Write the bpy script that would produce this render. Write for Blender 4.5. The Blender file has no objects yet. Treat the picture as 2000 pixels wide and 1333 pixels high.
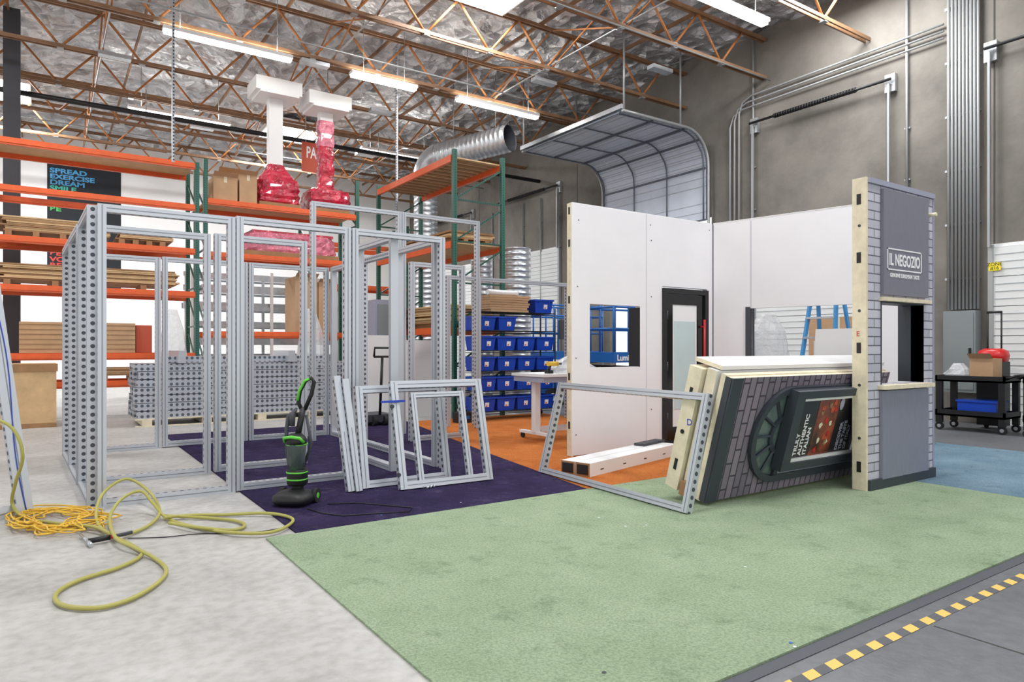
import bpy, math, random
from mathutils import Vector, Matrix, noise
random.seed(7)
H=1.35; F=1333.33; HY=680.0
TH=math.radians(34.33); CC,SS=math.cos(TH),math.sin(TH)
def ray(px,py):
    x=(px-1000)/F; z=(HY-py)/F
    return Vector((CC*x+SS, -SS*x+CC, z))
def G(px,py,z=0.0):
    r=ray(px,py); k=(z-H)/r.z
    return Vector((r.x*k,r.y*k,z))
def PT(px,py,t):
    r=ray(px,py); k=t/r.y
    return Vector((r.x*k,t,H+r.z*k))
def PS(px,py,s):
    r=ray(px,py); k=s/r.x
    return Vector((s,r.y*k,H+r.z*k))
def lin(c):
    return tuple(((v/255)/12.92 if v/255<=0.04045 else (((v/255)+0.055)/1.055)**2.4) for v in c)
# ---------------------------------------------------------------- materials
MATS={}
def mat(name,rgb,rough=.6,metal=0.0,var=0.0,vscale=3.0,rgb2=None,bump=0.0,bscale=40.0,emit=0.0,trans=0.0,alpha=1.0,spec=None,stretch=None,coat=0.0,bdist=.02):
    m=bpy.data.materials.new(name); m.use_nodes=True; nt=m.node_tree; N=nt.nodes; L=nt.links
    b=N['Principled BSDF']; c=lin(rgb)+(1,)
    b.inputs['Base Color'].default_value=c; b.inputs['Roughness'].default_value=rough; b.inputs['Metallic'].default_value=metal
    if spec is not None: b.inputs['Specular IOR Level'].default_value=spec
    if coat: b.inputs['Coat Weight'].default_value=coat
    if trans: b.inputs['Transmission Weight'].default_value=trans
    if alpha<1: b.inputs['Alpha'].default_value=alpha
    tc=N.new('ShaderNodeTexCoord'); src=tc.outputs['Object']
    if stretch:
        mp=N.new('ShaderNodeMapping'); mp.inputs['Scale'].default_value=stretch; L.new(src,mp.inputs[0]); src=mp.outputs[0]
    if var or rgb2:
        n=N.new('ShaderNodeTexNoise'); n.inputs['Scale'].default_value=vscale; n.inputs['Detail'].default_value=6; n.inputs['Roughness'].default_value=.62
        L.new(src,n.inputs['Vector'])
        r=N.new('ShaderNodeValToRGB'); r.color_ramp.elements[0].position=.32; r.color_ramp.elements[1].position=.68
        if rgb2: c1=lin(rgb2)+(1,); c2=c
        else:
            c1=tuple(v*(1-var) for v in c[:3])+(1,); c2=tuple(min(1,v*(1+var)) for v in c[:3])+(1,)
        r.color_ramp.elements[0].color=c1; r.color_ramp.elements[1].color=c2
        L.new(n.outputs['Fac'],r.inputs['Fac']); L.new(r.outputs['Color'],b.inputs['Base Color'])
    if bump:
        n2=N.new('ShaderNodeTexNoise'); n2.inputs['Scale'].default_value=bscale; n2.inputs['Detail'].default_value=4
        L.new(src,n2.inputs['Vector'])
        bp=N.new('ShaderNodeBump'); bp.inputs['Strength'].default_value=bump; bp.inputs['Distance'].default_value=bdist
        L.new(n2.outputs['Fac'],bp.inputs['Height']); L.new(bp.outputs['Normal'],b.inputs['Normal'])
    if emit:
        b.inputs['Emission Color'].default_value=c; b.inputs['Emission Strength'].default_value=emit
    MATS[name]=m; return m
def holes_mat(name,rgb,rough,metal,pitch,rad,dark=(38,40,44)):
    m=mat(name,rgb,rough,metal); nt=m.node_tree;N=nt.nodes;L=nt.links;b=N['Principled BSDF']
    uv=N.new('ShaderNodeUVMap'); uv.uv_map='UVMap'
    def vm(op,a,v=None,s=None):
        n=N.new('ShaderNodeVectorMath'); n.operation=op; L.new(a,n.inputs[0])
        if v is not None: n.inputs[1].default_value=v
        if s is not None: n.inputs['Scale'].default_value=s
        return n.outputs[1] if op=='LENGTH' else n.outputs[0]
    x=vm('SCALE',uv.outputs[0],s=1/pitch); x=vm('ADD',x,(.5,.5,.5)); x=vm('FRACTION',x); x=vm('SUBTRACT',x,(.5,.5,.5)); x=vm('LENGTH',x)
    lt=N.new('ShaderNodeMath'); lt.operation='LESS_THAN'; lt.inputs[1].default_value=rad/pitch; L.new(x,lt.inputs[0])
    mx=N.new('ShaderNodeMix'); mx.data_type='RGBA'; mx.inputs[6].default_value=lin(rgb)+(1,); mx.inputs[7].default_value=lin(dark)+(1,)
    L.new(lt.outputs[0],mx.inputs[0]); L.new(mx.outputs[2],b.inputs['Base Color'])
    iv=N.new('ShaderNodeMath'); iv.operation='MULTIPLY_ADD'; iv.inputs[1].default_value=-metal; iv.inputs[2].default_value=metal
    L.new(lt.outputs[0],iv.inputs[0]); L.new(iv.outputs[0],b.inputs['Metallic'])
    return m
def brick_mat(name,c1,c2,mort,w,h,rot=0.0,ms=.012):
    m=mat(name,c1,.75); nt=m.node_tree;N=nt.nodes;L=nt.links;b=N['Principled BSDF']
    uv=N.new('ShaderNodeUVMap'); uv.uv_map='UVMap'; mp=N.new('ShaderNodeMapping'); mp.inputs['Rotation'].default_value=(0,0,rot)
    br=N.new('ShaderNodeTexBrick'); br.inputs['Color1'].default_value=lin(c1)+(1,); br.inputs['Color2'].default_value=lin(c2)+(1,); br.inputs['Mortar'].default_value=lin(mort)+(1,)
    br.inputs['Scale'].default_value=1; br.inputs['Brick Width'].default_value=w; br.inputs['Row Height'].default_value=h; br.inputs['Mortar Size'].default_value=ms*.5; br.inputs['Mortar Smooth'].default_value=.1
    L.new(uv.outputs[0],mp.inputs[0]); L.new(mp.outputs[0],br.inputs['Vector']); L.new(br.outputs['Color'],b.inputs['Base Color'])
    bp=N.new('ShaderNodeBump'); bp.inputs['Strength'].default_value=.5; bp.inputs['Distance'].default_value=.01; bp.invert=True
    L.new(br.outputs['Fac'],bp.inputs['Height']); L.new(bp.outputs[0],b.inputs['Normal'])
    return m
mat('alu',(194,198,204),.36,.42)
holes_mat('alu_holes',(192,196,202),.38,.4,.065,.018,(66,70,78))
holes_mat('alu_holes_big',(186,190,198),.42,.4,.09,.026,(84,90,100))
mat('alu_groove',(132,137,144),.45,.4)
mat('white_paint',(232,232,232),.5)
mat('white_wall_panel',(234,232,234),.45,var=.02,vscale=2)
mat('white_plaster',(246,245,243),.8,var=.02,vscale=1)
mat('concrete_wall',(134,129,121),.85,rgb2=(98,94,88),vscale=.6,bump=.15,bscale=12)
mat('concrete_dark',(72,70,67),.9)
mat('timber_edge',(226,214,186),.7,var=.12,vscale=8)
mat('plywood',(204,170,126),.7,var=.12,vscale=5)
mat('plywood_dark',(156,118,80),.7,var=.15,vscale=5)
mat('cardboard',(188,152,116),.8,var=.08,vscale=4)
mat('rack_orange',(226,98,44),.45,var=.08,vscale=6)
holes_mat('rack_green',(44,98,84),.45,0.0,.05,.011,(18,38,34))
mat('truss_wood',(192,126,70),.6,rgb2=(150,94,50),vscale=3)
mat('truss_chord',(150,112,80),.55,rgb2=(112,82,58),vscale=2)
mat('black',(22,22,24),.5)
mat('black_gloss',(14,14,15),.18)
mat('rubber',(30,30,31),.8)
mat('dark_grey',(62,64,70),.55)
mat('edge_strip',(78,81,87),.7)
mat('trim_dark',(54,60,68),.5)
mat('panel_grey',(124,123,134),.55,var=.06,vscale=14,stretch=(6,6,.6))
mat('panel_grey_lower',(130,132,146),.55,var=.07,vscale=14,stretch=(6,6,.6))
mat('panel_grey_light',(156,158,174),.55)
mat('galv',(196,200,204),.3,.78,var=.12,vscale=6)
mat('conduit',(166,168,168),.42,.45)
mat('bin_blue',(16,68,184),.4)
mat('lift_blue',(24,96,172),.4)
mat('ladder_blue',(70,148,206),.5)
mat('red',(200,30,30),.35)
mat('red_text',(200,40,40),.6)
mat('blue_text',(40,70,180),.6)
mat('red_wrap',(186,26,58),.2,var=.45,vscale=5,bump=1,bscale=6,coat=.8,bdist=.08)
mat('pink_wrap',(216,120,140),.2,var=.4,vscale=6,bump=1,bscale=7,coat=.8,bdist=.08)
mat('plastic_clear',(232,234,236),.15,bump=.9,bscale=9,alpha=.5,bdist=.05)
mat('green_plastic',(96,196,64),.35)
mat('clear_dark',(84,96,94),.1,alpha=.7)
mat('hose',(168,162,84),.5)
mat('cord_yellow',(222,178,54),.5)
mat('tape_yellow',(232,188,96),.6)
mat('tape_black',(86,88,92),.7)
mat('banner_black',(34,38,44),.8)
mat('txt_white',(240,240,240),.6)
mat('txt_blue',(80,160,210),.7)
mat('txt_teal',(60,170,150),.7)
mat('txt_green',(70,180,90),.7)
mat('txt_red',(210,70,60),.7)
mat('txt_black',(20,20,20),.7)
mat('sign_yellow',(240,220,40),.5)
mat('sign_orange',(190,82,56),.6)
mat('frosted',(190,208,208),.35,var=.03)
mat('glass_dark',(92,106,104),.12,var=.2,vscale=4)
mat('tube_emit',(255,252,245),.5,emit=14)
mat('skylight_emit',(255,255,255),.5,emit=9)
mat('poster_food',(160,78,52),.3,rgb2=(50,30,28),vscale=7)
mat('poster_dark',(38,35,38),.3)
mat('carpet_green',(178,196,164),.95,rgb2=(164,184,150),vscale=2.2,bump=1,bscale=110,spec=.1)
mat('carpet_purple',(64,54,90),.95,rgb2=(48,40,72),vscale=3.5,bump=1,bscale=110,spec=.1)
mat('carpet_orange',(218,134,72),.95,rgb2=(200,112,52),vscale=2.2,bump=1,bscale=110,spec=.1)
mat('carpet_blue',(138,164,180),.95,rgb2=(116,146,164),vscale=2.2,bump=1,bscale=110,spec=.1)
mat('door_panel_white',(222,224,222),.5,var=.03,vscale=1.5)
mat('door_rib',(170,174,178),.55)
mat('door_overhead',(196,203,214),.55,var=.05,vscale=3)
mat('door_frame_grey',(84,90,100),.5)
mat('elec_grey',(132,140,141),.5)
mat('asphalt',(150,148,144),.9,var=.1)
brick_mat('brick_light',(198,196,206),(176,174,186),(104,102,112),.24,.085)
brick_mat('brick_dark',(138,127,138),(112,104,116),(64,60,70),.24,.085,rot=math.pi/2,ms=.016)
for cn,dk in (('carpet_green',(120,140,110)),('carpet_purple',(96,86,118)),('carpet_blue',(84,108,124)),('carpet_orange',(160,96,52))):
    m=MATS[cn]; N=m.node_tree.nodes; L=m.node_tree.links; b=N['Principled BSDF']
    old=b.inputs['Base Color'].links[0].from_socket
    tc=N.new('ShaderNodeTexCoord'); n=N.new('ShaderNodeTexNoise'); n.inputs['Scale'].default_value=3.4; n.inputs['Detail'].default_value=12; n.inputs['Roughness'].default_value=.78
    L.new(tc.outputs['Object'],n.inputs['Vector'])
    r=N.new('ShaderNodeValToRGB'); r.color_ramp.elements[0].position=.53; r.color_ramp.elements[0].color=(0,0,0,1); r.color_ramp.elements[1].position=.72; r.color_ramp.elements[1].color=(.8,.8,.8,1)
    L.new(n.outputs['Fac'],r.inputs['Fac'])
    mx=N.new('ShaderNodeMix'); mx.data_type='RGBA'; mx.inputs[7].default_value=lin(dk)+(1,)
    L.new(r.outputs['Color'],mx.inputs[0]); L.new(old,mx.inputs[6])
    n3=N.new('ShaderNodeTexNoise'); n3.inputs['Scale'].default_value=70; n3.inputs['Detail'].default_value=3; L.new(tc.outputs['Object'],n3.inputs['Vector'])
    r3=N.new('ShaderNodeValToRGB'); r3.color_ramp.elements[0].position=.3; r3.color_ramp.elements[0].color=(.7,.7,.7,1); r3.color_ramp.elements[1].position=.62; r3.color_ramp.elements[1].color=(1,1,1,1)
    L.new(n3.outputs['Fac'],r3.inputs['Fac'])
    m3=N.new('ShaderNodeMix'); m3.data_type='RGBA'; m3.blend_type='MULTIPLY'; m3.inputs[0].default_value=1
    L.new(mx.outputs[2],m3.inputs[6]); L.new(r3.outputs['Color'],m3.inputs[7]); L.new(m3.outputs[2],b.inputs['Base Color'])
def floor_mat():
    m=mat('floor_concrete',(195,193,189),.5,rgb2=(166,164,160),vscale=.9,bump=.12,bscale=25)
    N=m.node_tree.nodes; L=m.node_tree.links; b=N['Principled BSDF']; old=b.inputs['Base Color'].links[0].from_socket
    tc=N.new('ShaderNodeTexCoord'); sp=N.new('ShaderNodeSeparateXYZ'); L.new(tc.outputs['Object'],sp.inputs[0])
    a=N.new('ShaderNodeMath'); a.operation='LESS_THAN'; a.inputs[1].default_value=1.75; L.new(sp.outputs[1],a.inputs[0])
    g=N.new('ShaderNodeMath'); g.operation='GREATER_THAN'; g.inputs[1].default_value=1.6; L.new(sp.outputs[0],g.inputs[0])
    an=N.new('ShaderNodeMath'); an.operation='MULTIPLY'; L.new(a.outputs[0],an.inputs[0]); L.new(g.outputs[0],an.inputs[1])
    g2=N.new('ShaderNodeMath'); g2.operation='GREATER_THAN'; g2.inputs[1].default_value=8.0; L.new(sp.outputs[0],g2.inputs[0])
    mxx=N.new('ShaderNodeMath'); mxx.operation='MAXIMUM'; L.new(an.outputs[0],mxx.inputs[0]); L.new(g2.outputs[0],mxx.inputs[1])
    mx=N.new('ShaderNodeMix'); mx.data_type='RGBA'; mx.blend_type='MULTIPLY'; mx.inputs[7].default_value=(.29,.31,.35,1)
    L.new(mxx.outputs[0],mx.inputs[0]); L.new(old,mx.inputs[6])
    n=N.new('ShaderNodeTexNoise'); n.inputs['Scale'].default_value=14; n.inputs['Detail'].default_value=8; L.new(tc.outputs['Object'],n.inputs['Vector'])
    r=N.new('ShaderNodeValToRGB'); r.color_ramp.elements[0].position=.3; r.color_ramp.elements[0].color=(.78,.77,.76,1); r.color_ramp.elements[1].position=.6; r.color_ramp.elements[1].color=(1,1,1,1)
    L.new(n.outputs['Fac'],r.inputs['Fac'])
    m2=N.new('ShaderNodeMix'); m2.data_type='RGBA'; m2.blend_type='MULTIPLY'; m2.inputs[0].default_value=1
    L.new(mx.outputs[2],m2.inputs[6]); L.new(r.outputs['Color'],m2.inputs[7]); L.new(m2.outputs[2],b.inputs['Base Color'])
floor_mat()
def foil_mat():
    m=mat('foil_insulation',(236,238,242),.3,.6,rgb2=(176,176,178),vscale=1.2)
    N=m.node_tree.nodes; L=m.node_tree.links; b=N['Principled BSDF']
    tc=N.new('ShaderNodeTexCoord'); v=N.new('ShaderNodeTexVoronoi'); v.inputs['Scale'].default_value=2.2
    n=N.new('ShaderNodeTexNoise'); n.inputs['Scale'].default_value=2.4; n.inputs['Detail'].default_value=7
    L.new(tc.outputs['Object'],v.inputs['Vector']); L.new(tc.outputs['Object'],n.inputs['Vector'])
    ad=N.new('ShaderNodeMath'); ad.operation='ADD'; L.new(v.outputs['Distance'],ad.inputs[0]); L.new(n.outputs['Fac'],ad.inputs[1])
    bp=N.new('ShaderNodeBump'); bp.inputs['Strength'].default_value=1; bp.inputs['Distance'].default_value=.3; L.new(ad.outputs[0],bp.inputs['Height']); L.new(bp.outputs[0],b.inputs['Normal'])
foil_mat()
# ---------------------------------------------------------------- builder
def perp(d):
    d=d.normalized(); a=Vector((0,0,1)) if abs(d.z)<.9 else Vector((1,0,0))
    u=d.cross(a).normalized(); return u,d.cross(u).normalized()
class B:
    def __init__(s,name): s.name=name; s.v=[];s.f=[];s.m=[];s.uv=[];s.sm=[];s.ml=[]
    def mi(s,m):
        if m not in s.ml: s.ml.append(m)
        return s.ml.index(m)
    def poly(s,pts,m,uv=None,smooth=False):
        i=len(s.v); s.v+= [Vector(p) for p in pts]; s.f.append(list(range(i,i+len(pts)))); s.m.append(s.mi(m)); s.sm.append(smooth)
        if uv is None:
            P=[Vector(p) for p in pts]; nrm=(P[1]-P[0]).cross(P[2]-P[0]); a=max(range(3),key=lambda k:abs(nrm[k]))
            ax=[(1,2),(0,2),(0,1)][a]; uv=[(p[ax[0]],p[ax[1]]) for p in P]
        s.uv.append(uv)
    def box(s,lo,hi,m,M=None,fm=None):
        (x0,y0,z0),(x1,y1,z1)=lo,hi
        c=[(x0,y0,z0),(x1,y0,z0),(x1,y1,z0),(x0,y1,z0),(x0,y0,z1),(x1,y0,z1),(x1,y1,z1),(x0,y1,z1)]
        fs={'z-':(0,3,2,1),'z+':(4,5,6,7),'y-':(0,1,5,4),'y+':(2,3,7,6),'x-':(3,0,4,7),'x+':(1,2,6,5)}
        for k,q in fs.items():
            mm=(fm or {}).get(k,m); L=[c[i] for i in q]; ax={'x':(1,2),'y':(0,2),'z':(0,1)}[k[0]]
            uv=[(p[ax[0]],p[ax[1]]) for p in L]
            P=[(M@Vector(p)) if M else Vector(p) for p in L]
            s.poly(P,mm,uv)
    def cbox(s,c,d,m,M=None,fm=None):
        s.box([c[i]-d[i]/2 for i in range(3)],[c[i]+d[i]/2 for i in range(3)],m,M,fm)
    def bar(s,p0,p1,w,d,m,side=None,wd=None):
        p0=Vector(p0);p1=Vector(p1);a=(p1-p0); L=a.length; a.normalize()
        if wd is None: wv,dv=perp(a)
        else:
            wv=Vector(wd); wv=(wv-a*wv.dot(a)).normalized(); dv=a.cross(wv)
        side=side or m
        def P(l,i,j): return p0+a*l+wv*(i*w/2)+dv*(j*d/2)
        for (mm,q,hw) in ((side,[(1,-1),(1,1)],d),(side,[(-1,1),(-1,-1)],d),(m,[(1,1),(-1,1)],w),(m,[(-1,-1),(1,-1)],w)):
            (i0,j0),(i1,j1)=q
            s.poly([P(0,i0,j0),P(0,i1,j1),P(L,i1,j1),P(L,i0,j0)],mm,[(-hw/2,0),(hw/2,0),(hw/2,L),(-hw/2,L)])
        s.poly([P(0,-1,-1),P(0,-1,1),P(0,1,1),P(0,1,-1)],m); s.poly([P(L,-1,-1),P(L,1,-1),P(L,1,1),P(L,-1,1)],m)
    def sweep(s,pts,r,m,n=10,caps=True,closed=False,radii=None):
        pts=[Vector(p) for p in pts]; rings=[]; N=len(pts); u=None
        for i,p in enumerate(pts):
            a=pts[max(0,i-1)];b=pts[min(N-1,i+1)]; t=(b-a).normalized()
            if u is None: u,_=perp(t)
            u=(u-t*u.dot(t)).normalized(); v=t.cross(u); rr=radii[i] if radii else r
            base=len(s.v)
            for k in range(n):
                an=2*math.pi*k/n; s.v.append(p+(u*math.cos(an)+v*math.sin(an))*rr)
            rings.append(base)
        for i in range(N-1):
            for k in range(n):
                k2=(k+1)%n; s.f.append([rings[i]+k,rings[i]+k2,rings[i+1]+k2,rings[i+1]+k]); s.m.append(s.mi(m)); s.sm.append(True); s.uv.append([(0,0)]*4)
        if caps:
            s.f.append([rings[0]+k for k in range(n)][::-1]); s.m.append(s.mi(m)); s.sm.append(False); s.uv.append([(0,0)]*n)
            s.f.append([rings[-1]+k for k in range(n)]); s.m.append(s.mi(m)); s.sm.append(False); s.uv.append([(0,0)]*n)
    def cyl(s,p0,p1,r,m,n=12,r2=None,caps=True): s.sweep([p0,p1],r,m,n,caps,radii=[r,r if r2 is None else r2])
    def lathe(s,c,prof,m,n=20,sx=1,sy=1,jit=0,sq=1.0,M=None):
        rings=[]; c=Vector(c)
        for z,r in prof:
            base=len(s.v)
            for k in range(n):
                an=2*math.pi*k/n; ca,sa=math.cos(an),math.sin(an)
                ca=math.copysign(abs(ca)**sq,ca); sa=math.copysign(abs(sa)**sq,sa)
                rr=r*(1+random.uniform(-jit,jit)); p=Vector((ca*rr*sx,sa*rr*sy,z)); 
                if M: p=M@(c+p)
                else: p=c+p
                s.v.append(p)
            rings.append(base)
        for i in range(len(prof)-1):
            for k in range(n):
                k2=(k+1)%n; s.f.append([rings[i]+k,rings[i]+k2,rings[i+1]+k2,rings[i+1]+k]); s.m.append(s.mi(m)); s.sm.append(jit==0); s.uv.append([(0,0)]*4)
        for rb,rev in ((rings[0],True),(rings[-1],False)):
            l=[rb+k for k in range(n)]; s.f.append(l[::-1] if rev else l); s.m.append(s.mi(m)); s.sm.append(False); s.uv.append([(0,0)]*n)
    def frame(s,O,U,V,w,h,bw=.065,d=.085,bottom=True,top=True,m='alu',sm='alu_holes'):
        O=Vector(O);U=Vector(U).normalized();V=Vector(V).normalized(); e=bw/2; Nn=U.cross(V)
        s.bar(O+U*e,O+U*e+V*h,bw,d,m,sm,U); s.bar(O+U*(w-e),O+U*(w-e)+V*h,bw,d,m,sm,U)
        if top: s.bar(O+U*bw+V*(h-e),O+U*(w-bw)+V*(h-e),bw,d,m,sm,V)
        if bottom: s.bar(O+U*bw+V*e,O+U*(w-bw)+V*e,bw,d,m,sm,V)
        for sg in (-1,1): # extrusion groove lines on the faces
            q=Nn*(sg*(d/2+.0008))
            for uu in (e,w-e): s.bar(O+U*uu+q+V*.01,O+U*uu+q+V*(h-.01),.008,.0012,'alu_groove',None,U)
            if top: s.bar(O+U*bw+V*(h-e)+q,O+U*(w-bw)+V*(h-e)+q,.008,.0012,'alu_groove',None,V)
            if bottom: s.bar(O+U*bw+V*e+q,O+U*(w-bw)+V*e+q,.008,.0012,'alu_groove',None,V)
    def wall(s,O,U,length,height,th,holes,m,edge=None):
        O=Vector(O);U=Vector(U).normalized();Nn=Vector((-U.y,U.x,0)); M=Matrix(((U.x,Nn.x,0,O.x),(U.y,Nn.y,0,O.y),(0,0,1,O.z),(0,0,0,1)))
        us=sorted({0,length}|{h[0] for h in holes}|{h[1] for h in holes}); zs=sorted({0,height}|{h[2] for h in holes}|{h[3] for h in holes})
        for i in range(len(us)-1):
            for j in range(len(zs)-1):
                cu=(us[i]+us[i+1])/2; cz=(zs[j]+zs[j+1])/2
                if any(h[0]<cu<h[1] and h[2]<cz<h[3] for h in holes): continue
                s.box((us[i],0,zs[j]),(us[i+1],th,zs[j+1]),m,M)
        return M
    def done(s):
        me=bpy.data.meshes.new(s.name); me.from_pydata([tuple(v) for v in s.v],[],s.f)
        for m in s.ml: me.materials.append(MATS[m])
        uvl=me.uv_layers.new(name='UVMap'); flat=[c for f in s.uv for p in f for c in p]
        uvl.data.foreach_set('uv',flat); me.polygons.foreach_set('material_index',s.m); me.polygons.foreach_set('use_smooth',s.sm)
        me.update(); o=bpy.data.objects.new(s.name,me); bpy.context.collection.objects.link(o); return o
def text(parent,body,loc,R,Up,size,m,ax='LEFT',sx=1.0,name=None,bold=0.0,ext=.001):
    c=bpy.data.curves.new(name or 'lettering','FONT'); c.body=body; c.size=size; c.align_x=ax; c.extrude=ext; c.offset=bold; c.space_line=.95
    c.materials.append(MATS[m]); o=bpy.data.objects.new(name or 'lettering',c); bpy.context.collection.objects.link(o)
    R=Vector(R).normalized();Up=Vector(Up).normalized();Nn=R.cross(Up); loc=Vector(loc)
    o.matrix_world=Matrix(((R.x*sx,Up.x,Nn.x,loc.x),(R.y*sx,Up.y,Nn.y,loc.y),(R.z*sx,Up.z,Nn.z,loc.z),(0,0,0,1)))
    o.parent=parent; return o
X=Vector((1,0,0));Y=Vector((0,1,0));Z=Vector((0,0,1))
WS=13.83; WT=28.6; CZ=8.75
# ================================================================= room shell
b=B('floor'); b.poly([(-14,-8,0),(WS,-8,0),(WS,WT,0),(-14,WT,0)],'floor_concrete'); b.done()
b=B('trim_floor_joint')
p0=G(1780,1210)
b.box((p0.x-.005,-6,0.0),(p0.x+.005,1.58,.002),'concrete_dark'); b.done()
b=B('wall_right')
b.wall((WS+.25,-6,0),(0,1,0),WT+6,CZ+.3,.25,[(17.35,21.1,0,4.7)],'concrete_wall'); b.done()
b=B('ground_outside'); b.box((WS+.26,6,-.1),(WS+14,22,-.01),'asphalt'); b.done()
b=B('wall_back'); b.box((-14,WT,0),(WS,WT+.25,CZ+.3),'white_plaster'); b.done()
b=B('trim_concrete_joint')
for t in (5.15,16.6,22.5): b.box((WS-.006,t-.012,0),(WS+.002,t+.012,CZ),'concrete_dark')
b.done()
b=B('ceiling'); nx,ny=110,150; x0,x1,y0,y1=-9,WS,-3,WT
pts=[[Vector((x0+(x1-x0)*i/nx,y0+(y1-y0)*j/ny,CZ+.16*noise.noise(Vector((i*.42,j*.26,0)))+random.uniform(-.04,.04))) for j in range(ny+1)] for i in range(nx+1)]
SKY=[(6.4,8.0,10.3,12.1),(5.9,7.5,21.8,23.6),(-3.5,-1.9,11.6,13.4),(6.4,8.0,1,2.8),(0,1.6,3,4.8),(11.2,12.8,6,7.8),(-2.0,-.4,22.5,24.3)]  # several lie out of view; the last is added to brighten the back wall
for i in range(nx):
    for j in range(ny):
        q=[pts[i][j],pts[i][j+1],pts[i+1][j+1],pts[i+1][j]]
        if (i+j)%2: b.poly([q[0],q[1],q[2]],'foil_insulation'); b.poly([q[0],q[2],q[3]],'foil_insulation')
        else: b.poly([q[0],q[1],q[3]],'foil_insulation'); b.poly([q[1],q[2],q[3]],'foil_insulation')
b.done()
b=B('ceiling_skylight')
for (a,c,d,e) in SKY: b.box((a,d,8.42),(c,e,8.5),'skylight_emit'); b.box((a-.06,d-.06,8.44),(c+.06,e+.06,8.6),'white_paint')
b.done()
for i_,(a,c,d,e) in enumerate(SKY):
    l=bpy.data.lights.new('skylight_lamp','AREA'); l.shape='RECTANGLE'; l.size=c-a; l.size_y=e-d; l.energy=720 if d>20 else 310; l.color=(.96,.98,1)
    o=bpy.data.objects.new('skylight_lamp',l); o.location=((a+c)/2,(d+e)/2,8.38); bpy.context.collection.objects.link(o)
def truss_mesh():
    b=B('roof_truss'); s0,s1=-8.0,WS-.02; zb,zt=7.62,8.5
    for dy in (-.05,.05):
        b.box((s0,dy-.018,zb-.035),(s1,dy+.018,zb+.035),'truss_chord'); b.box((s0,dy-.018,zt-.035),(s1,dy+.018,zt+.035),'truss_chord')
    x=s0
    while x+1.5<s1:
        b.cyl((x,0,zt),(x+.75,0,zb),.027,'truss_wood',6); b.cyl((x+.75,0,zb),(x+1.5,0,zt),.027,'truss_wood',6)
        b.box((x+.69,-.06,zb-.06),(x+.81,.06,zb+.05),'conduit')
        x+=1.5
    return b
ob=truss_mesh().done(); ob.location=(0,2.6,0)
t=2.6+2.4
while t<28.3:
    o=bpy.data.objects.new('roof_truss',ob.data); o.location=(0,t,0); bpy.context.collection.objects.link(o); t+=2.4
b=B('roof_purlins')
s=-8
while s<WS: b.box((s,-3,8.52),(s+.04,WT,8.6),'truss_chord'); s+=2.44
b.done()
b=B('roof_bridging')
for s in (-3.2,1.0,5.2,9.4):
    b.cyl((s,0,7.72),(s,28,7.72),.018,'conduit',6)
    t=2.6
    while t<26.5: b.cyl((s,t,7.65),(s,t+2.4,8.5),.018,'truss_wood',6); b.cyl((s,t,8.5),(s,t+2.4,7.65),.018,'truss_wood',6); t+=2.4
for s,t in ((0.4,10.6),(2.6,12.6),(4.8,14.6),(1.2,16.6),(7.2,16.6),(9.5,12.6),(11.2,10.6),(3.6,20.6),(8.4,20.6)):
    b.box((s-.3,t-.1,7.46),(s+.3,t+.1,7.54),'galv')
b.done()
b=B('sprinkler_pipe'); b.cyl((-8,18.6,7.0),(WS,18.6,7.0),.06,'black',10)
for s in range(-7,14,3): b.cyl((s,18.6,7.0),(s,18.6,7.6),.012,'conduit',6)
b.done()
b=B('ceiling_conduit')
for t,z in ((9.6,7.5),(13.6,7.45),(22.0,7.4)): b.cyl((-8,t,z),(WS-.1,t,z),.018,'conduit',6)
b.done()
def light(px,py,L=2.44,z=7.4,p=None):
    p=p or G(px,py,z); b=B('ceiling_light')
    b.box((p.x,p.y-.1,z+.02),(p.x+L,p.y+.1,z+.09),'white_paint',fm={'z+':'tube_emit'}); b.box((p.x+.02,p.y-.07,z-.03),(p.x+L-.02,p.y+.07,z+.02),'tube_emit')  # glowing housing top is an added uplight to brighten the foil ceiling
    for q in (.3,L-.3): b.cyl((p.x+q,p.y,z+.09),(p.x+q,p.y,8.7),.008,'conduit',5)
    b.done()
light(318,60); light(892,194); light(250,212); light(685,146,1.6); light(705,292); light(0,0,p=G(1495,48,7.4)-X*2.44)
b=B('hanging_strut')
for px,py,t,zz in ((338,400,14.4,4.9),(775,430,15.13,0)):
    p=PT(px,py,t); b.box((p.x-.022,t-.022,zz),(p.x+.022,t+.022,8.6),'alu',fm={'y-':'alu_holes','x-':'alu_holes'})
b.done()
b=B('steel_column'); b.box((-.75,18.0,0),(-.45,18.3,8.6),'dark_grey'); b.box((-.8,17.95,0),(-.4,18.35,.03),'dark_grey'); b.done()
# ================================================================= carpets, tape
def carpet(name,pts,m,th=.012,z=0.0):
    b=B(name); n=len(pts); top=[(p[0],p[1],z+th) for p in pts]; bot=[(p[0],p[1],z+.0005) for p in pts]
    b.poly(top,m)
    for i in range(n): j=(i+1)%n; b.poly([bot[i],bot[j],top[j],top[i]],m)
    return b.done()
carpet('green_carpet',[(1.28,1.80),(7.2,1.80),(7.2,4.95),(1.28,4.95)],'carpet_green')
carpet('purple_carpet',[(1.5,4.955),(4.24,4.955),(4.62,7.2),(5.5,11.7),(1.5,11.7)],'carpet_purple')
carpet('orange_carpet',[(4.245,4.955),(8.4,4.955),(8.4,11.3),(5.43,11.3),(4.625,7.2)],'carpet_orange')
carpet('blue_carpet',[(7.205,1.80),(10.4,1.80),(10.4,4.95),(7.205,4.95)],'carpet_blue')
b=B('hazard_tape'); b.box((1.4,1.60,.0005),(10.4,1.655,.0018),'tape_black')
s=1.4
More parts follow.
